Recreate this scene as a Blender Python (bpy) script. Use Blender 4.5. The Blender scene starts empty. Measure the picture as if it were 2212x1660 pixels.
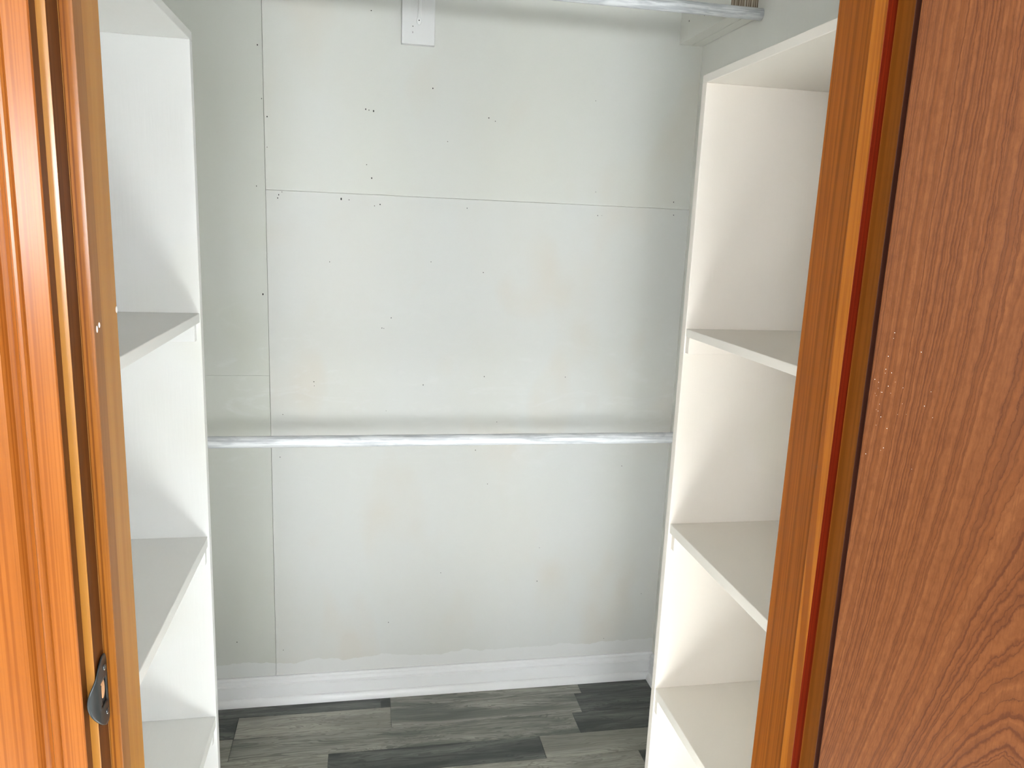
import bpy, bmesh, math, random
from mathutils import Vector, Matrix

random.seed(7)
SC = bpy.context.scene
COL = SC.collection

# ------------------------------------------------------------------ camera
CAM_Z = 1.471
YAW, PITCH, ROLL = 0.190924, -0.200259, 0.041421
F_PX, IMG_W = 1668.1, 2212.0
cam_d = bpy.data.cameras.new('camera')
cam_d.sensor_fit = 'HORIZONTAL'
cam_d.sensor_width = 36.0
cam_d.lens = F_PX / IMG_W * 36.0
cam_d.clip_start = 0.02
cam = bpy.data.objects.new('camera', cam_d)
COL.objects.link(cam)
fw = Vector((math.sin(YAW) * math.cos(PITCH), math.cos(YAW) * math.cos(PITCH), math.sin(PITCH)))
rt = Vector((math.cos(YAW), -math.sin(YAW), 0))
up = rt.cross(fw)
r2 = math.cos(ROLL) * rt + math.sin(ROLL) * up
u2 = -math.sin(ROLL) * rt + math.cos(ROLL) * up
m = Matrix((r2, u2, -fw)).transposed().to_4x4()
m.translation = (0, 0, CAM_Z)
cam.matrix_world = m
SC.camera = cam

# ------------------------------------------------------------------ light
SC.view_settings.view_transform = 'Standard'
SC.view_settings.look = 'None'
SC.view_settings.gamma = 1.0
SC.view_settings.use_curve_mapping = False
SC.view_settings.exposure = 0.2

world = bpy.data.worlds.new('world')
SC.world = world
world.use_nodes = True
world.node_tree.nodes['Background'].inputs[0].default_value = (0.75, 0.86, 1.0, 1)
world.node_tree.nodes['Background'].inputs[1].default_value = 1.0

REAR_Y = -2.4
WIN = [(-0.40, 0.15, 1.15, 2.16), (-1.75, -1.05, 1.20, 1.90), (0.85, 1.65, 1.20, 1.90)]      # x0, x1, z0, z1; last window is unseen, added to fill the left unit


def area_light(name, loc, sx, sz, power, color):
    d = bpy.data.lights.new(name, 'AREA')
    d.shape = 'RECTANGLE'
    d.size, d.size_y = sx, sz
    d.energy = power
    d.color = color
    o = bpy.data.objects.new(name, d)
    o.location = loc
    o.rotation_euler = (math.radians(90), 0, math.radians(0))   # shines towards +y
    COL.objects.link(o)
    return o


for i, (x0, x1, z0, z1) in enumerate(WIN):
    area_light('window_daylight_and_fill', ((x0 + x1) / 2, REAR_Y - 0.06, 1.52), x1 - x0, 0.55,      # the bright strip of sky in each window; the third is added fill
               (58.0, 46.0, 46.0)[i], (0.93, 0.97, 1.0))

sun_d = bpy.data.lights.new('sun', 'SUN')
sun_d.energy = 300.0
sun_d.angle = math.radians(0.6)
sun_d.color = (0.90, 0.96, 1.0)
sun = bpy.data.objects.new('sun', sun_d)
sun_dir = Vector((0.17, 1.0, -0.58)).normalized()
sun.rotation_euler = sun_dir.to_track_quat('-Z', 'Y').to_euler()
sun.location = (0, -4, 4)
COL.objects.link(sun)


# ------------------------------------------------------------------ node helpers
class NT:
    def __init__(self, name):
        self.mat = bpy.data.materials.new(name)
        self.mat.use_nodes = True
        self.t = self.mat.node_tree
        self.b = self.t.nodes['Principled BSDF']

    def n(self, typ, **kw):
        nd = self.t.nodes.new(typ)
        for k, v in kw.items():
            setattr(nd, k, v)
        return nd

    def link(self, a, b):
        self.t.links.new(a, b)

    def val(self, sock, v):
        if hasattr(v, 'is_output') or isinstance(v, bpy.types.NodeSocket):
            self.link(v, sock)
        else:
            sock.default_value = v

    def math(self, op, a, b=None, c=None, clamp=False):
        nd = self.n('ShaderNodeMath', operation=op)
        nd.use_clamp = clamp
        for i, v in enumerate((a, b, c)):
            if v is not None:
                self.val(nd.inputs[i], v)
        return nd.outputs[0]

    def coord(self, kind='Object', rand=0.0):
        tc = self.n('ShaderNodeTexCoord')
        out = tc.outputs[kind]
        if rand:
            oi = self.n('ShaderNodeObjectInfo')
            s = self.n('ShaderNodeVectorMath', operation='SCALE')
            cx = self.n('ShaderNodeCombineXYZ')
            for i in range(3):
                self.link(self.math('MULTIPLY', oi.outputs['Random'], rand * (1 + 0.37 * i)), cx.inputs[i])
            a = self.n('ShaderNodeVectorMath', operation='ADD')
            self.link(out, a.inputs[0])
            self.link(cx.outputs[0], a.inputs[1])
            out = a.outputs[0]
        return out

    def scale(self, vec, s):
        mp = self.n('ShaderNodeMapping')
        mp.inputs['Scale'].default_value = s
        self.link(vec, mp.inputs['Vector'])
        return mp.outputs[0]

    def noise(self, vec, scale=5, detail=4, rough=0.55, dist=0.0):
        nd = self.n('ShaderNodeTexNoise')
        self.link(vec, nd.inputs['Vector'])
        nd.inputs['Scale'].default_value = scale
        nd.inputs['Detail'].default_value = detail
        nd.inputs['Roughness'].default_value = rough
        nd.inputs['Distortion'].default_value = dist
        return nd.outputs['Fac']

    def noise1(self, w, detail=2, rough=0.5):
        nd = self.n('ShaderNodeTexNoise', noise_dimensions='1D')
        self.link(w, nd.inputs['W'])
        nd.inputs['Scale'].default_value = 1.0
        nd.inputs['Detail'].default_value = detail
        nd.inputs['Roughness'].default_value = rough
        return nd.outputs['Fac']

    def ramp(self, fac, stops):
        nd = self.n('ShaderNodeValToRGB')
        self.link(fac, nd.inputs[0])
        e = nd.color_ramp.elements
        while len(e) < len(stops):
            e.new(0.5)
        for i, (p, c) in enumerate(stops):
            e[i].position = p
            e[i].color = (c[0], c[1], c[2], 1) if not isinstance(c, (int, float)) else (c, c, c, 1)
        return nd.outputs[0]

    def mix(self, fac, a, b, blend='MIX'):
        nd = self.n('ShaderNodeMix', data_type='RGBA', blend_type=blend)
        self.val(nd.inputs[0], fac)
        for s, v in ((nd.inputs[6], a), (nd.inputs[7], b)):
            if isinstance(v, tuple):
                s.default_value = (v[0], v[1], v[2], 1)
            else:
                self.link(v, s)
        return nd.outputs[2]

    def bump(self, h, strength=0.2, dist=0.001):
        nd = self.n('ShaderNodeBump')
        nd.inputs['Strength'].default_value = strength
        nd.inputs['Distance'].default_value = dist
        self.link(h, nd.inputs['Height'])
        self.link(nd.outputs[0], self.b.inputs['Normal'])

    def done(self, color, rough=0.5, coat=0.0, spec=0.5):
        self.val(self.b.inputs['Base Color'], color if not isinstance(color, tuple) else (*color, 1))
        self.val(self.b.inputs['Roughness'], rough)
        self.b.inputs['Coat Weight'].default_value = coat
        self.b.inputs['Coat Roughness'].default_value = 0.2
        self.b.inputs['Specular IOR Level'].default_value = spec
        return self.mat


def paint(name, col, col2=None, rough=0.5, stretch=(1, 1, 0.25), bump=0.12, stain=None, amount=0.5):
    """brushed or rolled house paint: faint tone changes, fine brush relief, optional yellowish old stains"""
    t = NT(name)
    v = t.coord('Object', 3.1)
    col2 = col2 or tuple(c * 0.93 for c in col)
    big = t.noise(t.scale(v, (1.6, 1.6, 1.1)), 2.2, 3, 0.5)
    c = t.mix(t.ramp(big, [(0.35, 0.0), (0.7, amount)]), col, col2)
    if stain:
        s = t.noise(t.scale(v, (1.0, 1.0, 0.7)), 3.1, 2, 0.5)
        c = t.mix(t.ramp(s, [(0.56, 0.0), (0.75, 0.55)]), c, stain)
    brush = t.noise(t.scale(v, stretch), 120, 3, 0.6)
    t.bump(brush, bump, 0.0012)
    return t.done(c, rough)


def wood(name, light, mid, dark, axis='z', ring=26.0, fine=240.0, rough=0.3, coat=0.6, warp=0.9, contrast=0.6, bump=0.1, spec=0.4):
    """varnished softwood; irregular growth lines run along the given axis"""
    t = NT(name)
    v = t.coord('Object', 5.7)
    st = {'x': (0.035, 1, 1), 'y': (1, 0.035, 1), 'z': (1, 1, 0.035)}[axis]
    sv = t.scale(v, st)
    wob = t.noise(sv, 9.0, 2, 0.5)
    sep = t.n('ShaderNodeSeparateXYZ')
    t.link(v, sep.inputs[0])
    cross = {'x': ('Y', 'Z'), 'y': ('X', 'Z'), 'z': ('X', 'Y')}[axis]
    g = t.math('ADD', sep.outputs[cross[0]], t.math('MULTIPLY', sep.outputs[cross[1]], 0.8))
    ph = t.math('ADD', t.math('MULTIPLY', g, ring * 7.0), t.math('MULTIPLY', wob, 9.0 * warp))
    w = t.noise1(ph, 1, 0.5)
    fn = t.noise(sv, fine, 3, 0.65)
    md = t.noise(sv, 38.0, 3, 0.6)
    c = t.mix(t.ramp(md, [(0.3, 0.0), (0.72, 1.0)]), light, mid)
    c = t.mix(t.ramp(w, [(0.47, 0.0), (0.60, contrast)]), c, dark)
    c = t.mix(t.ramp(fn, [(0.48, 0.0), (0.74, 0.5)]), c, dark)
    t.bump(fn, bump, 0.0006)
    return t.done(c, rough, coat, spec)


# ------------------------------------------------------------------ materials
M = {}
M['wall'] = paint('wall_paint', (0.74, 0.745, 0.70), (0.70, 0.70, 0.65), 0.42, (1, 1, 1), 0.06, stain=(0.70, 0.66, 0.55), amount=0.6)
M['wall_left_strip'] = paint('wall_paint_old', (0.66, 0.675, 0.60), (0.62, 0.635, 0.56), 0.42, (1, 1, 1), 0.06, amount=0.6)
M['side_wall'] = paint('side_wall_paint', (0.84, 0.83, 0.78), (0.80, 0.79, 0.735), 0.45, (1, 1, 0.03), 0.5)
M['unit'] = paint('unit_paint', (0.885, 0.89, 0.885), (0.86, 0.865, 0.855), 0.38, (1, 1, 0.06), 0.22, stain=(0.80, 0.78, 0.66), amount=0.5)
M['shelf'] = paint('shelf_paint', (0.87, 0.87, 0.855), (0.83, 0.83, 0.81), 0.35, (1, 0.06, 1), 0.2, amount=0.6)
M['unit_warm'] = paint('unit_paint_warm_bounce', (0.92, 0.855, 0.785), (0.90, 0.83, 0.755), 0.38, (1, 1, 0.06), 0.22, stain=(0.82, 0.77, 0.63), amount=0.5)  # unit paint with the warm bounce light put into its colour
M['shelf_warm'] = paint('shelf_paint_warm_bounce', (0.90, 0.85, 0.785), (0.87, 0.82, 0.75), 0.35, (1, 0.06, 1), 0.2, amount=0.6)  # shelf paint tinted likewise, warm bounce light in the colour
M['trim_white'] = paint('trim_paint', (0.88, 0.885, 0.89), (0.84, 0.845, 0.85), 0.32, (0.04, 1, 1), 0.25)
M['board_white'] = paint('board_paint', (0.76, 0.765, 0.765), (0.72, 0.725, 0.725), 0.45, (1, 1, 0.04), 0.3)
M['room_wall'] = paint('room_wall_paint', (0.50, 0.47, 0.42), None, 0.6, (1, 1, 1), 0.05)
M['room'] = paint('room_paint', (0.82, 0.82, 0.80), None, 0.6, (1, 1, 1), 0.05)

M['casing'] = wood('casing_pine', (0.325, 0.105, 0.0165), (0.29, 0.086, 0.012), (0.20, 0.050, 0.006), ring=44, rough=0.26, coat=0.12, contrast=0.6, warp=0.5, spec=0.3)
M['jamb_left'] = wood('jamb_pine', (0.46, 0.225, 0.055), (0.42, 0.196, 0.044), (0.35, 0.145, 0.026), ring=10, rough=0.4, coat=0.0, contrast=0.35, bump=0.03, spec=0.15)
M['stop_left'] = wood('stop_pine', (0.34, 0.125, 0.018), (0.30, 0.098, 0.011), (0.12, 0.028, 0.003), ring=36, rough=0.28, coat=0.4, contrast=0.7, spec=0.3)
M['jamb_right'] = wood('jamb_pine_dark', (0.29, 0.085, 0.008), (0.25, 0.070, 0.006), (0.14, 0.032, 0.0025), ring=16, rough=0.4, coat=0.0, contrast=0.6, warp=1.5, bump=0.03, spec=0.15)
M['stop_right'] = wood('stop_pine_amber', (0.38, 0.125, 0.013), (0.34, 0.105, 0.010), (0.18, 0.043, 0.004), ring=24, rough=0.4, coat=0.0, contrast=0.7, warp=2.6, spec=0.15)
M['stop_face_left'] = wood('stop_pine_brown', (0.32, 0.148, 0.048), (0.29, 0.130, 0.040), (0.22, 0.085, 0.022), ring=12, rough=0.45, coat=0.0, contrast=0.3, bump=0.03, spec=0.15)
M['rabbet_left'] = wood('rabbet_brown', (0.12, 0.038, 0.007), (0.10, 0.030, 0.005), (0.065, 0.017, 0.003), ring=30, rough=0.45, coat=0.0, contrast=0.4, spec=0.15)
M['reveal_left'] = wood('reveal_amber', (0.38, 0.165, 0.026), (0.35, 0.145, 0.020), (0.26, 0.085, 0.012), ring=30, rough=0.3, coat=0.6, contrast=0.3)
M['rabbet_right'] = wood('rabbet_brown_right', (0.19, 0.058, 0.006), (0.16, 0.048, 0.005), (0.10, 0.025, 0.002), ring=30, rough=0.45, coat=0.0, contrast=0.4, spec=0.15)
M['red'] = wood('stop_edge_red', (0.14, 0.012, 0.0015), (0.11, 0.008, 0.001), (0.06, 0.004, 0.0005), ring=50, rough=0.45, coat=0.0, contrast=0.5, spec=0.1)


def door_material():
    """flat-cut veneer: irregular growth lines that sweep into a cathedral, with fine pores and flecks"""
    t = NT('door_veneer')
    v = t.coord('Object')
    sep = t.n('ShaderNodeSeparateXYZ')
    t.link(v, sep.inputs[0])
    u, z = sep.outputs['X'], sep.outputs['Z']
    du = t.math('SUBTRACT', u, 0.172)
    q = t.math('MULTIPLY', t.math('MULTIPLY', du, du), 14.0)
    h = t.math('MULTIPLY', t.math('POWER', 2.718, t.math('MULTIPLY', t.math('SUBTRACT', z, 1.05), -3.4)), -0.13)
    lowf = t.noise(t.scale(v, (1, 1, 0.22)), 8.0, 3, 0.5)
    jag = t.noise(t.scale(v, (1, 1, 0.5)), 95.0, 3, 0.65)
    g = t.math('ADD', t.math('ADD', q, h), t.math('ADD', t.math('MULTIPLY', lowf, 0.075), t.math('MULTIPLY', jag, 0.012)))
    n1 = t.noise1(t.math('MULTIPLY', g, 46.0), 2, 0.6)
    n2 = t.noise1(t.math('MULTIPLY_ADD', g, 110.0, 40.0), 1, 0.5)
    line = t.ramp(n1, [(0.40, 0.0), (0.50, 0.25), (0.535, 1.0), (0.55, 0.35), (0.66, 0.0)])
    tone = t.ramp(n1, [(0.36, 0.0), (0.60, 1.0)])
    pores = t.noise(t.scale(v, (1, 1, 0.055)), 560.0, 3, 0.7)
    blotch = t.noise(t.scale(v, (1, 1, 0.5)), 130.0, 4, 0.7)
    big = t.noise(t.scale(v, (1, 1, 0.3)), 7.0, 2, 0.5)
    c = t.mix(tone, (0.1600, 0.0539, 0.0139), (0.1348, 0.0409, 0.0083))
    c = t.mix(t.ramp(big, [(0.35, 0.0), (0.7, 0.5)]), c, (0.1283, 0.0391, 0.0079))
    c = t.mix(t.ramp(blotch, [(0.44, 0.0), (0.66, 0.65)]), c, (0.0977, 0.0270, 0.0045))
    c = t.mix(t.ramp(pores, [(0.50, 0.0), (0.70, 0.55)]), c, (0.0791, 0.0209, 0.0037))
    c = t.mix(t.ramp(n2, [(0.50, 0.0), (0.62, 0.35)]), c, (0.0744, 0.0191, 0.0030))
    c = t.mix(t.math('MULTIPLY', line, 0.85), c, (0.0558, 0.0122, 0.0019))
    hh = t.math('SUBTRACT', t.math('MULTIPLY', pores, -0.6), line)
    t.bump(hh, 0.3, 0.0005)
    return t.done(c, 0.5, 0.0, 0.15)


M['door'] = door_material()
M['door_edge_gap_shade'] = wood('door_edge_gap_shade', (0.08, 0.02, 0.008), (0.06, 0.015, 0.006), (0.03, 0.008, 0.003), rough=0.6, coat=0)  # dark edge colour; on jamb and casing it stands for gap shade


def plank_material(name, light, dark, bias):
    t = NT(name)
    v = t.coord('Object', 9.3)
    band = t.noise(t.scale(v, (0.16, 1, 1)), 16.0, 3, 0.55, 0.8)
    smoke = t.noise(t.scale(v, (0.10, 1, 1)), 34.0, 4, 0.6, 0.5)
    fine = t.noise(t.scale(v, (0.05, 1, 1)), 260.0, 4, 0.65)
    sep = t.n('ShaderNodeSeparateXYZ')
    t.link(v, sep.inputs[0])
    ph = t.math('ADD', t.math('MULTIPLY', sep.outputs['Y'], 210.0), t.math('MULTIPLY', band, 26.0))
    w = t.noise1(ph, 2, 0.5)
    c = t.mix(t.ramp(band, [(0.38 + bias, 0.0), (0.64 + bias, 1.0)]), light, dark)
    c = t.mix(t.ramp(smoke, [(0.48, 0.0), (0.70, 0.7)]), c, tuple(x * 0.75 for x in dark))
    c = t.mix(t.ramp(w, [(0.50, 0.0), (0.60, 0.5)]), c, tuple(x * 0.5 for x in dark))
    c = t.mix(t.ramp(fine, [(0.45, 0.0), (0.75, 0.5)]), c, tuple(x * 0.6 for x in dark))
    t.bump(fine, 0.1, 0.0004)
    return t.done(c, 0.34, 0.0, 0.4)


M['plank_light'] = plank_material('laminate_light', (0.42, 0.405, 0.35), (0.25, 0.245, 0.21), 0.02)
M['plank_mid'] = plank_material('laminate_mid', (0.36, 0.35, 0.305), (0.125, 0.132, 0.115), 0.0)
M['plank_dark'] = plank_material('laminate_dark', (0.165, 0.17, 0.155), (0.042, 0.050, 0.045), -0.04)
M['joint'] = NT('floor_joint').done((0.03, 0.03, 0.028), 0.8)
M['room_floor'] = NT('room_floor_finish').done((0.17, 0.165, 0.15), 0.4)


def rod_material():
    t = NT('rod_whitewash')
    v = t.coord('Object', 2.0)
    sv = t.scale(v, (0.05, 1, 1))
    f = t.noise(sv, 150.0, 4, 0.65, 0.4)
    tw = t.noise(t.scale(v, (0.25, 1, 1)), 40.0, 3, 0.6, 1.2)
    c = t.mix(t.ramp(f, [(0.46, 0.0), (0.62, 0.75)]), (0.84, 0.86, 0.88), (0.42, 0.44, 0.47))
    c = t.mix(t.ramp(tw, [(0.52, 0.0), (0.66, 0.6)]), c, (0.52, 0.545, 0.58))
    t.bump(f, 0.25, 0.0006)
    return t.done(c, 0.4)


M['rod'] = rod_material()
M['steel'] = NT('strike_dark_steel').done((0.020, 0.026, 0.028), 0.42, 0.1)
M['steel'].node_tree.nodes['Principled BSDF'].inputs['Metallic'].default_value = 0.1
M['hole'] = NT('hole_dark').done((0.012, 0.011, 0.010), 0.9)
M['screw'] = NT('screw_head').done((0.16, 0.16, 0.16), 0.25)
M['screw'].node_tree.nodes['Principled BSDF'].inputs['Metallic'].default_value = 0.9
M['rawwood'] = wood('raw_pine', (0.72, 0.45, 0.26), (0.68, 0.40, 0.22), (0.5, 0.26, 0.12), rough=0.7, coat=0)
M['endgrain'] = wood('raw_end_grain', (0.58, 0.52, 0.42), (0.48, 0.40, 0.30), (0.10, 0.06, 0.03), ring=55, rough=0.8, coat=0, contrast=0.95, warp=0.6)
M['white_drip'] = NT('white_drip').done((0.95, 0.95, 0.95), 0.4)
M['window_white'] = NT('window_paint').done((0.8, 0.8, 0.8), 0.5)


# ------------------------------------------------------------------ geometry helpers
def link(o, parent=None):
    COL.objects.link(o)
    if parent is not None:
        o.parent = parent
    return o


def mesh_obj(name, bm, mat, parent=None, origin=(0, 0, 0), smooth=False):
    me = bpy.data.meshes.new(name)
    bmesh.ops.recalc_face_normals(bm, faces=bm.faces)
    bm.to_mesh(me)
    bm.free()
    for mt in (mat if isinstance(mat, (list, tuple)) else [mat]):
        me.materials.append(mt)
    if smooth:
        for p in me.polygons:
            p.use_smooth = True
    o = bpy.data.objects.new(name, me)
    o.location = origin
    return link(o, parent)


def box_bm(sx, sy, sz, bevel=0.0, seg=2):
    bm = bmesh.new()
    bmesh.ops.create_cube(bm, size=1.0)
    bmesh.ops.scale(bm, vec=(sx, sy, sz), verts=bm.verts)
    if bevel:
        bmesh.ops.bevel(bm, geom=list(bm.edges), offset=bevel, segments=seg, affect='EDGES', profile=0.5)
    return bm


def box(name, x0, x1, y0, y1, z0, z1, mat, parent=None, bevel=0.0, base=(0, 0, 0)):
    """box given in world coordinates; base = the parent's world location"""
    c = ((x0 + x1) / 2 - base[0], (y0 + y1) / 2 - base[1], (z0 + z1) / 2 - base[2])
    return mesh_obj(name, box_bm(x1 - x0, y1 - y0, z1 - z0, bevel), mat, parent, c)


def boxes(name, lst, mat, parent=None):
    bm = bmesh.new()
    for x0, x1, y0, y1, z0, z1 in lst:
        r = bmesh.ops.create_cube(bm, size=1.0)
        bmesh.ops.scale(bm, vec=(x1 - x0, y1 - y0, z1 - z0), verts=r['verts'])
        bmesh.ops.translate(bm, vec=((x0 + x1) / 2, (y0 + y1) / 2, (z0 + z1) / 2), verts=r['verts'])
    return mesh_obj(name, bm, mat, parent)


def prism(name, prof, axis, a0, a1, mat, parent=None, origin=(0, 0, 0), smooth=False):
    """extrude a closed 2D profile: axis 'x' -> profile is (y,z); axis 'z' -> profile is (x,y); axis 'y' -> (x,z)"""
    bm = bmesh.new()

    def P(p, a):
        return {'x': (a, p[0], p[1]), 'z': (p[0], p[1], a), 'y': (p[0], a, p[1])}[axis]
    v0 = [bm.verts.new(P(p, a0)) for p in prof]
    v1 = [bm.verts.new(P(p, a1)) for p in prof]
    n = len(prof)
    for i in range(n):
        bm.faces.new((v0[i], v0[(i + 1) % n], v1[(i + 1) % n], v1[i]))
    bm.faces.new(v0)
    bm.faces.new(list(reversed(v1)))
    return mesh_obj(name, bm, mat, parent, origin, smooth)


def cyl_x(name, x0, x1, y, z, r, mat, parent=None, seg=40, base=(0, 0, 0)):
    bm = bmesh.new()
    n = 24
    rings = []
    for i in range(n + 1):
        x = x0 + (x1 - x0) * i / n - (x0 + x1) / 2
        rr = r * (1 + 0.006 * math.sin(i * 2.1))
        rings.append([bm.verts.new((x, rr * math.cos(2 * math.pi * k / seg), rr * math.sin(2 * math.pi * k / seg))) for k in range(seg)])
    for i in range(n):
        for k in range(seg):
            f = bm.faces.new((rings[i][k], rings[i][(k + 1) % seg], rings[i + 1][(k + 1) % seg], rings[i + 1][k]))
            f.smooth = True
    bm.faces.new(rings[0])
    bm.faces.new(rings[-1])
    return mesh_obj(name, bm, mat, parent, ((x0 + x1) / 2 - base[0], y - base[1], z - base[2]))


def tag(o, label, cat, kind=None, group=None):
    o['label'] = label
    o['category'] = cat
    if kind:
        o['kind'] = kind
    if group:
        o['group'] = group
    return o


def empty(name, loc):
    o = bpy.data.objects.new(name, None)
    o.location = loc
    o.empty_display_size = 0.05
    return link(o)


# ------------------------------------------------------------------ dimensions (metres, from the photograph)
BACK = 2.24          # back wall plane
XR = 0.9516          # closet side wall, right
XL = -0.61           # closet side wall, left
YF = 0.843           # closet face of the doorway wall
YN = 0.712           # room face of the doorway wall
JL, JR = -0.2487, 0.514   # jamb faces
CEIL = 2.44
RL, RR = -2.0, 2.3   # room side walls

# ------------------------------------------------------------------ setting
floor = box('floor', RL, RR, REAR_Y, BACK + 0.1, -0.06, -0.009, M['joint'])
tag(floor, 'grey wood-look laminate floor of the closet', 'floor', 'structure')
box('room_floor', RL, RR, REAR_Y, YN, -0.009, 0.0, M['room_floor'], floor, 0, floor.location)
STRIP = 0.0975
Y0 = 2.166
rows = {   # row number from the back wall: list of (x end, tone)
    -1: [(0.048, 'plank_dark'), (0.078, 'plank_dark'), (0.690, 'plank_mid'), (XR, 'plank_dark')],
    0: [(-0.370, 'plank_dark'), (0.078, 'plank_light'), (0.665, 'plank_mid'), (XR, 'plank_dark')],
    1: [(-0.370, 'plank_light'), (0.633, 'plank_mid'), (XR, 'plank_dark')],
    2: [(-0.10, 'plank_light'), (0.507, 'plank_dark'), (XR, 'plank_light')],
    3: [(0.05, 'plank_mid'), (0.780, 'plank_light'), (XR, 'plank_dark')],
}
r = -1
while Y0 - STRIP * r > 0.76:
    yb = Y0 - STRIP * r
    ya = yb - STRIP
    if r == -1:
        yb, ya = BACK - 0.012, Y0
    if r in rows:
        segs = rows[r]
    else:
        a = random.uniform(-0.45, -0.05)
        segs = [(a, random.choice(['plank_light', 'plank_mid', 'plank_dark'])),
                (a + random.uniform(0.5, 0.75), random.choice(['plank_light', 'plank_mid', 'plank_dark'])),
                (XR, random.choice(['plank_light', 'plank_mid', 'plank_dark']))]
    ya = max(ya, YN)
    x = XL
    for xe, tone in segs:
        g = 0.0004
        box('plank', x + g, xe - g, ya + g, yb - g, -0.009, 0.0, M[tone], floor, 0.0003, floor.location)
        x = xe
    r += 1

# back wall: a backing with the wallboard sheets nailed on it
wall_back = box('wall_back', XL - 0.1, XR + 0.1, BACK + 0.010, BACK + 0.11, 0, CEIL, M['side_wall'])
tag(wall_back, 'off-white back wall of the closet made of painted wallboard sheets', 'wall', 'structure')
SEAM_X, SEAM_Z = -0.2685, 1.5435
WB = wall_back.location
G = 0.0005


def wall_sheet_material(name, base, base2, smear, stain):
    """painted sheet with its own old stains, filler smears and, near the floor, a paler band of newer paint"""
    t = NT(name)
    tc = t.n('ShaderNodeNewGeometry')
    v = tc.outputs['Position']
    sep = t.n('ShaderNodeSeparateXYZ')
    t.link(v, sep.inputs[0])
    big = t.noise(t.scale(v, (1.1, 1, 0.55)), 3.2, 3, 0.5)
    c = t.mix(t.ramp(big, [(0.38, 0.0), (0.66, 1.0)]), base, base2)
    st = t.noise(t.scale(v, (1.2, 1, 0.7)), 4.3, 2, 0.5)
    c = t.mix(t.ramp(st, [(0.55, 0.0), (0.72, 0.6)]), c, stain)
    sm = t.noise(t.scale(v, (0.8, 1, 2.2)), 7.0, 4, 0.6, 1.5)
    mid = t.math('SUBTRACT', 1.0, t.math('MULTIPLY', t.math('ABSOLUTE', t.math('SUBTRACT', sep.outputs['Z'], 0.95)), 2.4), None, True)
    c = t.mix(t.math('MULTIPLY', t.ramp(sm, [(0.55, 0.0), (0.70, 0.35)]), mid), c, smear)
    # newer paint cut in above the baseboard, ragged upper edge
    edge = t.math('MULTIPLY_ADD', t.noise(t.scale(v, (1, 1, 0.01)), 9.0, 4, 0.6), 0.05, 0.107)
    band = t.math('LESS_THAN', sep.outputs['Z'], edge)
    c = t.mix(t.math('MULTIPLY', band, 0.8), c, smear)
    fine = t.noise(v, 260, 2, 0.5)
    t.bump(fine, 0.06, 0.0008)
    return t.done(c, 0.55)


M['sheet_low'] = wall_sheet_material('sheet_low', (0.647, 0.652, 0.633), (0.633, 0.629, 0.593), (0.724, 0.724, 0.715), (0.633, 0.588, 0.520))
M['sheet_high'] = wall_sheet_material('sheet_high', (0.656, 0.661, 0.629), (0.643, 0.643, 0.593), (0.724, 0.724, 0.697), (0.643, 0.611, 0.543))
M['sheet_left'] = wall_sheet_material('sheet_left', (0.597, 0.606, 0.566), (0.584, 0.593, 0.543), (0.706, 0.715, 0.706), (0.561, 0.570, 0.498))

box('panel', SEAM_X + G, XR, BACK - 0.0008, BACK + 0.010, 0, SEAM_Z - G, M['sheet_low'], wall_back, 0.0003, WB)
box('panel', SEAM_X + G, XR, BACK, BACK + 0.010, SEAM_Z + G, CEIL, M['sheet_high'], wall_back, 0.0003, WB)
box('panel', XL, SEAM_X - G, BACK + 0.0004, BACK + 0.010, 1.030 + G / 2, CEIL, M['sheet_left'], wall_back, 0.0002, WB)
box('panel', XL, SEAM_X - G, BACK + 0.0004, BACK + 0.010, 0, 1.030 - G / 2, M['sheet_left'], wall_back, 0.0002, WB)

wall_left = box('wall_left', XL - 0.1, XL, YF, BACK + 0.1, 0, CEIL, M['side_wall'])
tag(wall_left, 'closet side wall behind the cool white shelf unit', 'wall', 'structure')
wall_right = box('wall_right', XR, XR + 0.1, YF, BACK + 0.1, 0, CEIL, M['side_wall'])
tag(wall_right, 'greyish closet side wall showing above the shelf unit beside the open door', 'wall', 'structure')
HEAD = 2.05
wall_front = boxes('wall_front', [(RL, JL - 0.019, YN, YF, 0, CEIL), (JR + 0.019, RR, YN, YF, 0, CEIL),
                                  (JL - 0.019, JR + 0.019, YN, YF, HEAD + 0.019, CEIL)], M['room_wall'])
tag(wall_front, 'wall around the closet doorway, behind the wooden casing', 'wall', 'structure')
ceiling = box('ceiling', RL - 0.1, RR + 0.1, REAR_Y - 0.1, BACK + 0.1, CEIL, CEIL + 0.08, M['room'])
tag(ceiling, 'white ceiling over the closet and the room', 'ceiling', 'structure')
rear = []
xs = sorted(WIN)
rear.append((RL, xs[0][0], REAR_Y - 0.1, REAR_Y, 0, CEIL))
rear.append((xs[0][1], xs[1][0], REAR_Y - 0.1, REAR_Y, 0, CEIL))
rear.append((xs[1][1], xs[2][0], REAR_Y - 0.1, REAR_Y, 0, CEIL))
rear.append((xs[2][1], RR, REAR_Y - 0.1, REAR_Y, 0, CEIL))
for x0, x1, z0, z1 in WIN:
    rear.append((x0, x1, REAR_Y - 0.1, REAR_Y, 0, z0))
    rear.append((x0, x1, REAR_Y - 0.1, REAR_Y, z1, CEIL))
tag(boxes('wall_rear', rear, M['room']), 'room wall with three windows, one added for fill light, opposite the closet doorway', 'wall', 'structure')
tag(box('wall_roomside_left', RL - 0.1, RL, REAR_Y, YN, 0, CEIL, M['room']), 'plain room wall on the casing side of the doorway', 'wall', 'structure')
tag(box('wall_roomside_right', RR, RR + 0.1, REAR_Y, YN, 0, CEIL, M['room']), 'plain room wall on the open door side of the doorway', 'wall', 'structure')
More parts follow.
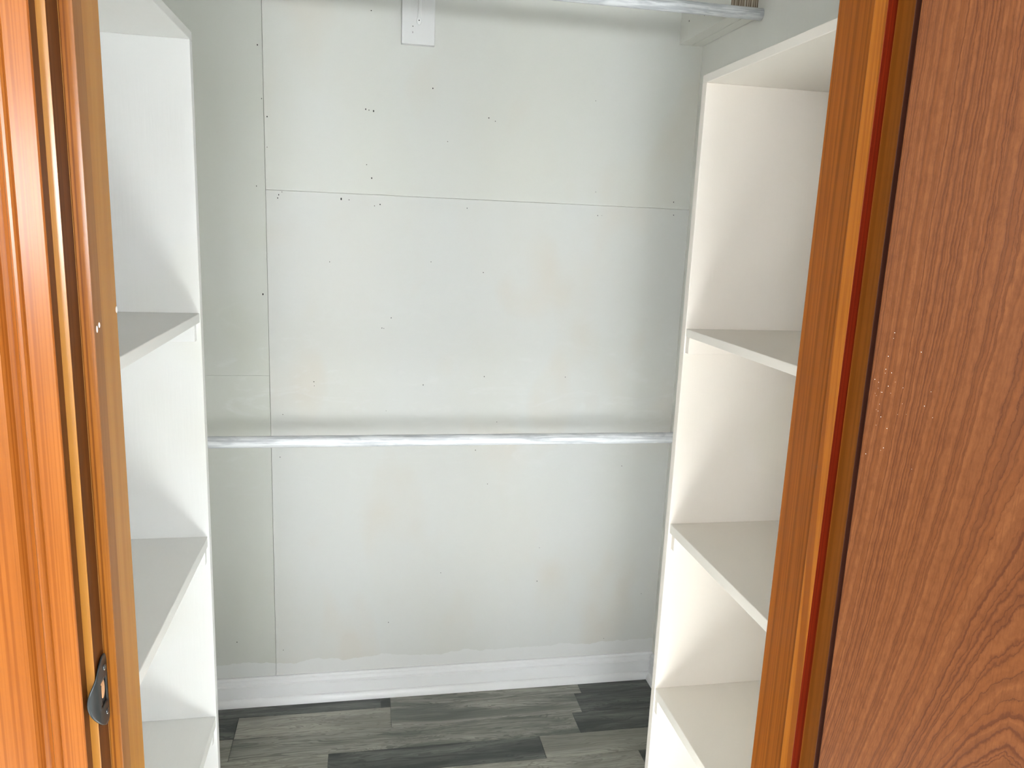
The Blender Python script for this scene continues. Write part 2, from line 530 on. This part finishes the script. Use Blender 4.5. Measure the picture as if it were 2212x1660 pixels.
for i, (x0, x1, z0, z1) in enumerate(WIN):
    w = empty('window_%d' % (i + 1), ((x0 + x1) / 2, REAR_Y - 0.05, z0))
    tag(w, ('window straight opposite the closet doorway', 'room window furthest to the casing side', 'unseen window added for fill light, furthest to the open door side')[i], 'window', 'structure')
    b = w.location
    for a in ((x0, x0 + 0.03, z0, z1), (x1 - 0.03, x1, z0, z1), (x0, x1, z0, z0 + 0.03), (x0, x1, z1 - 0.03, z1)):
        box('window_frame', a[0], a[1], REAR_Y - 0.03, REAR_Y + 0.01, a[2], a[3], M['window_white'], w, 0.002, b)

# baseboards
tb = (BACK - 0.0008)
prof = [(tb, 0.0), (tb - 0.012, 0.0), (tb - 0.012, 0.058), (tb - 0.0135, 0.0595), (tb - 0.0135, 0.0635), (tb - 0.0085, 0.067), (tb - 0.0070, 0.078), (tb - 0.0090, 0.0805), (tb - 0.0085, 0.0855), (tb - 0.0060, 0.0885), (tb, 0.0890)]
bb = prism('baseboard_back', prof, 'x', XL, XR - 0.0005, M['trim_white'])
tag(bb, 'white painted baseboard along the back wall of the closet', 'baseboard', 'structure')
shoe = [(tb - 0.012, 0.0)] + [(tb - 0.012 - 0.0125 * math.cos(a), 0.0235 * math.sin(a)) for a in [i * math.pi / 2 / 8 for i in range(9)]]
prism('shoe_moulding', shoe, 'x', XL, XR - 0.0005, M['trim_white'], bb)
prof_r = [(XR, 0.0), (XR - 0.012, 0.0), (XR - 0.012, 0.060), (XR - 0.0085, 0.066), (XR - 0.0085, 0.080), (XR, 0.0885)]
br = prism('baseboard_right', prof_r, 'y', 1.53, tb - 0.013, M['trim_white'])
tag(br, 'short white baseboard return beside the corner under the hanging space', 'baseboard', 'structure')
shoe_r = [(XR - 0.012, 0.0)] + [(XR - 0.012 - 0.0125 * math.cos(a), 0.0235 * math.sin(a)) for a in [i * math.pi / 2 / 8 for i in range(9)]]
prism('shoe_moulding', shoe_r, 'y', 1.53, tb - 0.026, M['trim_white'], br)

# ------------------------------------------------------------------ doorway woodwork
STOP_Y0, STOP_Y1, STOP_T = 0.7386, 0.761, 0.011


def jamb(name, xface, side, mats, label):
    """side = -1: left jamb (solid lies towards -x); +1: right jamb"""
    j = empty(name, (xface, (YN + YF) / 2, 0))
    tag(j, label, 'door frame', 'structure')
    b = j.location
    x0, x1 = (xface - 0.019, xface) if side < 0 else (xface, xface + 0.019)
    box('jamb_board', x0, x1, STOP_Y0, YF, 0, HEAD, mats[0], j, 0.0006, b)
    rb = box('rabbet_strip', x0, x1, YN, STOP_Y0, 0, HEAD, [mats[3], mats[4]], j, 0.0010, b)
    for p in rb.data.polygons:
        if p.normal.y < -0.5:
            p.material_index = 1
    s0, s1 = (xface, xface + STOP_T) if side < 0 else (xface - STOP_T, xface)
    st = box('door_stop', s0, s1, STOP_Y0, STOP_Y1, 0, HEAD, [mats[1], mats[2]], j, 0.0006, b)
    for p in st.data.polygons:
        if p.normal.y < -0.7:
            p.material_index = 1
    return j


jl = jamb('trim_1', JL, -1, (M['jamb_left'], M['stop_face_left'], M['stop_left'], M['rabbet_left'], M['reveal_left']), 'orange pine doorway jamb with the dark strike plate')
jr = jamb('trim_2', JR, 1, (M['jamb_right'], M['stop_right'], M['red'], M['rabbet_right'], M['door_edge_gap_shade']), 'reddish brown doorway jamb beside the open door')  # near edge coloured dark to stand for shade in the door gap
hd = box('trim_3', JL - 0.019, JR + 0.019, YN, YF, HEAD, HEAD + 0.019, M['jamb_left'])
tag(hd, 'wooden head jamb across the top of the closet doorway', 'door frame', 'structure')


def casing_profile(x_in, side):
    """(x, y) profile of a moulded casing; x_in = its inner edge, grows away from the opening"""
    pts = [(0.0, 0.0), (0.0, -0.0125), (0.0012, -0.0137), (0.0195, -0.0142), (0.0205, -0.0135), (0.0210, -0.0148),
           (0.0225, -0.0165), (0.0245, -0.0170), (0.0262, -0.0160), (0.0275, -0.0132), (0.0295, -0.0092), (0.0330, -0.0072),
           (0.0365, -0.0092), (0.0390, -0.0135), (0.0408, -0.0158), (0.0440, -0.0165), (0.0600, -0.0175), (0.0760, -0.0180),
           (0.0785, -0.0165), (0.0790, -0.0140), (0.0790, 0.0)]
    return [(x_in + side * x, YN + y) for x, y in pts]


REVEAL = 0.0076
cl = prism('trim_4', casing_profile(JL - REVEAL, -1), 'z', 0, HEAD + 0.03, [M['casing'], M['rabbet_left']])
cl.data.polygons[0].material_index = 1      # the dark inner edge of the casing
tag(cl, 'glossy orange moulded pine casing beside the doorway', 'door casing', 'structure')
cr = prism('trim_5', casing_profile(JR + REVEAL, 1), 'z', 0, HEAD + 0.03, [M['casing'], M['door_edge_gap_shade']])
cr.data.polygons[0].material_index = 1  # inner edge coloured dark for the shade behind the open door
tag(cr, 'moulded pine casing behind the open door', 'door casing', 'structure')
for c_ in (cl, cr):
    for p in c_.data.polygons:
        p.use_smooth = False

# strike plate: flat plate with a rounded lip that curls round the jamb edge
sz = 1.018           # height of its centre


def strike():
    bm = bmesh.new()
    n_v, n_u = 28, 16
    H2 = 0.036
    y_in = 0.7362
    grid = []
    for iv in range(n_v + 1):
        v = -H2 + 2 * H2 * iv / n_v
        a = abs(v) / H2
        inner = y_in - 0.0035 * max(0.0, (a - 0.78) / 0.22) ** 2
        # length from the inner edge towards the room, bulging in the middle (the lip)
        ln = 0.013 + 0.024 * max(0.0, 1 - (a / 0.93) ** 2) ** 0.8
        if a > 0.93:
            ln = 0.013 - 0.006 * (a - 0.93) / 0.07
        row = []
        for iu in range(n_u + 1):
            s = ln * iu / n_u
            flat = inner - YN + 0.001
            if s < flat:
                x, y = 0.0012, inner - s
            else:
                e = s - flat
                ang = min(1.25, e / 0.0095)
                x = 0.0012 - 0.0095 * (1 - math.cos(ang))
                y = inner - flat - 0.0095 * math.sin(ang)
            row.append(bm.verts.new((x, y, v)))
        grid.append(row)
    for iv in range(n_v):
        for iu in range(n_u):
            ymid = (grid[iv][iu].co.y + grid[iv + 1][iu + 1].co.y) / 2
            vmid = (grid[iv][iu].co.z + grid[iv + 1][iu + 1].co.z) / 2
            if 0.7175 < ymid < 0.7325 and abs(vmid) < 0.0135:
                continue                         # the latch hole
            f = bm.faces.new((grid[iv][iu], grid[iv][iu + 1], grid[iv + 1][iu + 1], grid[iv + 1][iu]))
            f.smooth = True
    loose = [v for v in bm.verts if not v.link_faces]
    bmesh.ops.delete(bm, geom=loose, context='VERTS')
    bmesh.ops.solidify(bm, geom=list(bm.faces), thickness=0.0015)
    return bm


sp = mesh_obj('strike_plate', strike(), M['steel'], jl, (0, 0 - jl.location.y, sz))
sp['label'] = 'dark steel strike plate with a curved lip'
# raw wood in the latch mortise, and the two screws
hb = bmesh.new()
bmesh.ops.create_cube(hb, size=1.0)
bmesh.ops.scale(hb, vec=(0.0006, 0.0145, 0.026), verts=hb.verts)
mesh_obj('mortise', hb, M['hole'], sp, (0.0006, 0.725, 0))
hb = bmesh.new()
bmesh.ops.create_uvsphere(hb, u_segments=16, v_segments=10, radius=1.0)
bmesh.ops.scale(hb, vec=(0.0012, 0.0052, 0.0105), verts=hb.verts)
mesh_obj('raw_wood', hb, M['rawwood'], sp, (0.0008, 0.7262, 0.003), True)
for dz in (-0.0235, 0.0235):
    hb = bmesh.new()
    bmesh.ops.create_uvsphere(hb, u_segments=14, v_segments=8, radius=1.0)
    bmesh.ops.scale(hb, vec=(0.0013, 0.0032, 0.0032), verts=hb.verts)
    mesh_obj('screw', hb, M['screw'], sp, (0.0030, 0.7290, dz), smooth=True)


def blob(name, parent, pos, rx, ry, rz, mat):
    hb = bmesh.new()
    bmesh.ops.create_uvsphere(hb, u_segments=12, v_segments=8, radius=1.0)
    bmesh.ops.scale(hb, vec=(rx, ry, rz), verts=hb.verts)
    b = parent.location if parent else (0, 0, 0)
    return mesh_obj(name, hb, mat, parent, (pos[0] - b[0], pos[1] - b[1], pos[2] - b[2]), True)


# white paint drips on the left jamb
blob('paint_drip', jl, (JL + 0.0112, 0.7455, 1.366), 0.0006, 0.0016, 0.0032, M['white_drip'])
blob('paint_drip', jl, (JL + 0.0112, 0.7520, 1.369), 0.0006, 0.0018, 0.0026, M['white_drip'])
blob('paint_drip', jl, (JL + 0.0004, 0.8405, 1.373), 0.0006, 0.0028, 0.0034, M['white_drip'])

# ------------------------------------------------------------------ door, swung wide open on the right jamb
PHI = math.radians(46.6)
DT = 0.029
pin = Vector((JR + 0.004, YN - 0.004, 0))
door = empty('door_1', pin)
door.rotation_euler = (0, 0, PHI)
tag(door, 'open brown wood veneer slab door with wavy grain', 'door', 'structure')
# local frame: the door runs along -y from the pin, closet-side face at x = -DT
slab = mesh_obj('door_slab', box_bm(0.735, DT, 2.02, 0.0008), [M['door'], M['door_edge_gap_shade']], door, (-DT / 2, -0.003 - 0.735 / 2, 1.02))
slab.rotation_euler = (0, 0, math.radians(-90))
for v in slab.data.vertices:       # keep u = distance from the hinge edge, z = height, for the grain
    v.co.x += 0.735 / 2
    v.co.z += 1.02
slab.location = (-DT / 2, -0.003, 0)
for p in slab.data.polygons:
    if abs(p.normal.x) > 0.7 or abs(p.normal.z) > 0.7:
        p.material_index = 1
spk = bmesh.new()
rs = random.Random(3)
for k in range(34):                # pale dust specks stuck to the veneer near the hinge edge
    u = abs(rs.gauss(0.012, 0.018)) + 0.002
    z = rs.gauss(1.335, 0.035)
    s = rs.choice([0.00013, 0.00016, 0.0002, 0.0003])
    rr_ = bmesh.ops.create_uvsphere(spk, u_segments=6, v_segments=4, radius=s)
    bmesh.ops.translate(spk, vec=(-DT, -0.003 - u, z), verts=rr_['verts'])
so = mesh_obj('dust_specks', spk, M['white_drip'], door)
so['kind'] = 'stuff'


# ------------------------------------------------------------------ shelf units
YP0 = 1.50                     # far end panel

YA = 0.862                     # near end of the units


def shelf_unit(label, xf, xw, side, tops, cleats, mats, tpan):
    """xf = front plane, xw = wall plane; side = +1: unit stands on the right wall"""
    u = empty('shelf_unit', ((xf + xw) / 2, (YP0 + YA) / 2, 0))
    tag(u, label, 'shelf unit', None, 'open shelf units either side of the closet')
    b = u.location
    lo, hi = min(xf, xw), max(xf, xw)
    (tt, tbm) = tops[0]
    box('side_panel', lo, hi, YP0, YP0 + tpan, 0, tbm, mats[0], u, 0.0008, b)
    box('side_panel', lo, hi, YA, YA + 0.019, 0, tbm, mats[0], u, 0.0008, b)
    box('top_board', lo, hi, YA, YP0 + tpan, tbm, tt, mats[1], u, 0.0012, b)
    for k, (zt, zb) in enumerate(tops[1:]):
        inset = 0.0015 + 0.0015 * k % 0.003
        f = xf + side * inset
        box('shelf', min(f, xw), max(f, xw), YA + 0.019, YP0, zb, zt, mats[1], u, 0.0012, b)
        cz, cx = cleats[k]
        f = xf + side * cx
        for y0, y1 in ((YP0 - 0.016, YP0), (YA + 0.019, YA + 0.035)):
            box('cleat', min(f, xw), max(f, xw), y0, y1, cz, zb, mats[0], u, 0.0012, b)
    return u


ul = shelf_unit('cool white painted shelf unit next to the orange pine casing', -0.3000, XL, -1,
                [(1.7816, 1.766), (1.2926, 1.2751), (0.8545, 0.8334), (0.4609, 0.438)],
                [(1.2412, 0.008), (0.8004, 0.006), (0.404, 0.006)], (M['unit'], M['shelf']), 0.020)
ur = shelf_unit('white painted shelf unit with warm bounce light in its colour next to the open brown door', 0.6518, XR, 1,
                [(1.7797, 1.7632), (1.2793, 1.2627), (0.8499, 0.8283), (0.4508, 0.427)],
                [(1.2283, 0.003), (0.7912, 0.009), (0.3907, 0.003)], (M['unit_warm'], M['shelf_warm']), 0.0195)

# ------------------------------------------------------------------ hanging rods, cleat, bracket
ROD_Y = 1.897
rod1 = cyl_x('hanging_rod', XL, XR, ROD_Y, 0.9325, 0.0145, M['rod'])
tag(rod1, 'whitewashed wooden hanging rod crossing the closet at waist height', 'closet rod', None, 'hanging rods')
rod2 = cyl_x('hanging_rod', XL, XR, ROD_Y, 2.0075, 0.0140, M['rod'])
tag(rod2, 'whitewashed wooden hanging rod high up, ending at the corner cleat', 'closet rod', None, 'hanging rods')

cz0 = 2.003
cleat = empty('support_cleat', (0.915, 2.08, cz0))
tag(cleat, 'grey-white doubled wooden cleat on the side wall behind the high rod', 'cleat')
cb = cleat.location
def cleat_board(x0, x1, y0):
    o = box('cleat_board', x0, x1, y0, BACK - 0.0002, cz0, cz0 + 0.14, [M['side_wall'], M['endgrain']], cleat, 0.001, cb)
    for p in o.data.polygons:
        if p.normal.y < -0.9:
            p.material_index = 1
    return o
cleat_board(0.8790, 0.9165, 1.918)
cleat_board(0.9175, XR - 0.0003, 1.918)
blob('nail_hole', cleat, (0.8789, 2.178, 2.052), 0.0004, 0.0022, 0.0026, M['hole'])
blob('nail_hole', cleat, (0.8789, 2.075, 2.042), 0.0004, 0.0016, 0.0016, M['hole'])

bx0, bx1, bz = 0.0910, 0.1790, 1.9405
board = empty('bracket_board', ((bx0 + bx1) / 2, BACK, bz))
tag(board, 'short white board on the back wall carrying a painted rod bracket', 'mounting board')
B0 = board.location
box('backing_board', bx0, bx1, BACK - 0.019, BACK, bz, CEIL - 0.05, M['board_white'], board, 0.0015, B0)
# painted metal shelf-and-rod bracket: leg on the board, arm and hook above the frame
leg = [(0.1322, BACK - 0.019), (0.1322, BACK - 0.0205), (0.1340, BACK - 0.0212), (0.1352, BACK - 0.0236), (0.1374, BACK - 0.0245), (0.1396, BACK - 0.0236), (0.1408, BACK - 0.0212), (0.1426, BACK - 0.0205), (0.1426, BACK - 0.019)]
leg = [(p[0] - B0[0], p[1] - B0[1]) for p in leg]
prism('bracket_leg', leg, 'z', 2.006 - B0[2], 2.30 - B0[2], M['trim_white'], board)
pad = blob('bracket_foot', board, (0.1366, BACK - 0.0192, 2.0000), 0.0072, 0.0016, 0.0105, M['trim_white'])
blob('screw_hole', board, (0.1366, BACK - 0.0208, 2.0005), 0.0014, 0.0004, 0.0016, M['hole'])
blob('scratch', board, (0.1205, BACK - 0.0191, 1.985), 0.0011, 0.0003, 0.0014, M['hole'])
blob('scratch', board, (0.1203, BACK - 0.0191, 1.970), 0.0006, 0.0003, 0.0024, M['screw'])
arm = bmesh.new()
for p0, p1 in (((0, -0.019, 0.35), (0, -0.345, 0.30)), ((0, -0.345, 0.30), (0, -0.345, 0.085)), ((0, -0.345, 0.2), (0, -0.021, 0.12))):
    a, c = Vector(p0), Vector(p1)
    d = c - a
    rr_ = bmesh.ops.create_cube(arm, size=1.0)
    bmesh.ops.scale(arm, vec=(0.010, 0.004, d.length), verts=rr_['verts'])
    bmesh.ops.transform(arm, matrix=Matrix.Translation((a + c) / 2) @ d.to_track_quat('Z', 'X').to_matrix().to_4x4(), verts=rr_['verts'])
mesh_obj('bracket_arm', arm, M['trim_white'], board, (0.1374 - B0[0], 0, 0))

# ------------------------------------------------------------------ nail holes and flecks in the back wall (position measured on the wall)
FLECKS = [(-0.2807, 1.9102, 0.00167), (-0.2602, 1.7329, 0.00167), (-0.2917, 1.552, 0.00125), (-0.2815, 1.2606, 0.00208), (-0.2618, 1.6547, 0.001), (-0.2733, 1.7776, 0.00117), (0.0112, 2.0186, 0.00167), (0.178, 1.8349, 0.00183), (-0.0025, 1.7686, 0.00167), (0.0061, 1.7668, 0.00133), (0.0185, 1.7652, 0.00208), (0.3356, 1.7675, 0.00183), (0.3543, 1.76, 0.00125), (0.2219, 1.6975, 0.00125), (0.0143, 1.5882, 0.00208), (0.0004, 1.6233, 0.00125), (0.6419, 1.8337, 0.00117), (0.0375, 1.5181, 0.00216), (0.0223, 1.5137, 0.0015), (-0.2343, 1.5317, 0.00167), (-0.2369, 1.523, 0.00167), (-0.2257, 1.5394, 0.00133), (-0.0683, 1.5283, 0.00291), (-0.0471, 1.5268, 0.00167), (0.2817, 1.5188, 0.0015), (0.6682, 1.5147, 0.00167), (0.6809, 1.5152, 0.00108), (0.9005, 1.5637, 0.0015), (0.9037, 1.5261, 0.00183), (0.6582, 1.5817, 0.00108), (-0.1005, 1.3554, 0.00125), (0.1822, 1.3644, 0.00125), (0.3343, 1.3387, 0.00167), (0.0711, 1.2014, 0.0015), (0.045, 1.1715, 0.0015), (0.0503, 1.1703, 0.00117), (-0.1467, 1.0131, 0.00183), (-0.1456, 1.0008, 0.00108), (0.1661, 1.0044, 0.00167), (0.3475, 1.0304, 0.0015), (0.5971, 1.0301, 0.00133), (0.3905, 0.8903, 0.00133), (0.3281, 0.8021, 0.00167), (-0.2444, 0.7888, 0.00167), (-0.2343, 0.9162, 0.00142), (-0.2831, 0.8505, 0.00125), (0.7977, 0.7438, 0.0015), (0.3689, 0.6933, 0.00133), (0.0588, 0.9261, 0.00117), (0.5411, 0.3626, 0.00167), (0.8969, 0.301, 0.00125), (0.0714, 0.2465, 0.00167), (0.2313, 0.4055, 0.00125), (0.5431, 0.4766, 0.00108), (-0.3805, 0.2078, 0.00167), (0.7781, 0.146, 0.00125), (-0.2462, 0.1726, 0.00125)]
fl = bmesh.new()
rs = random.Random(5)
for x, z, s in FLECKS:
    rr_ = bmesh.ops.create_uvsphere(fl, u_segments=8, v_segments=5, radius=1.0)
    bmesh.ops.scale(fl, vec=(s * 0.85, 0.0003, s * rs.uniform(0.8, 1.4)), verts=rr_['verts'])
    bmesh.ops.translate(fl, vec=(x, BACK - 0.0007, z), verts=rr_['verts'])
fo = mesh_obj('nail_holes', fl, M['hole'], wall_back, tuple(-c for c in WB))
fo['kind'] = 'stuff'
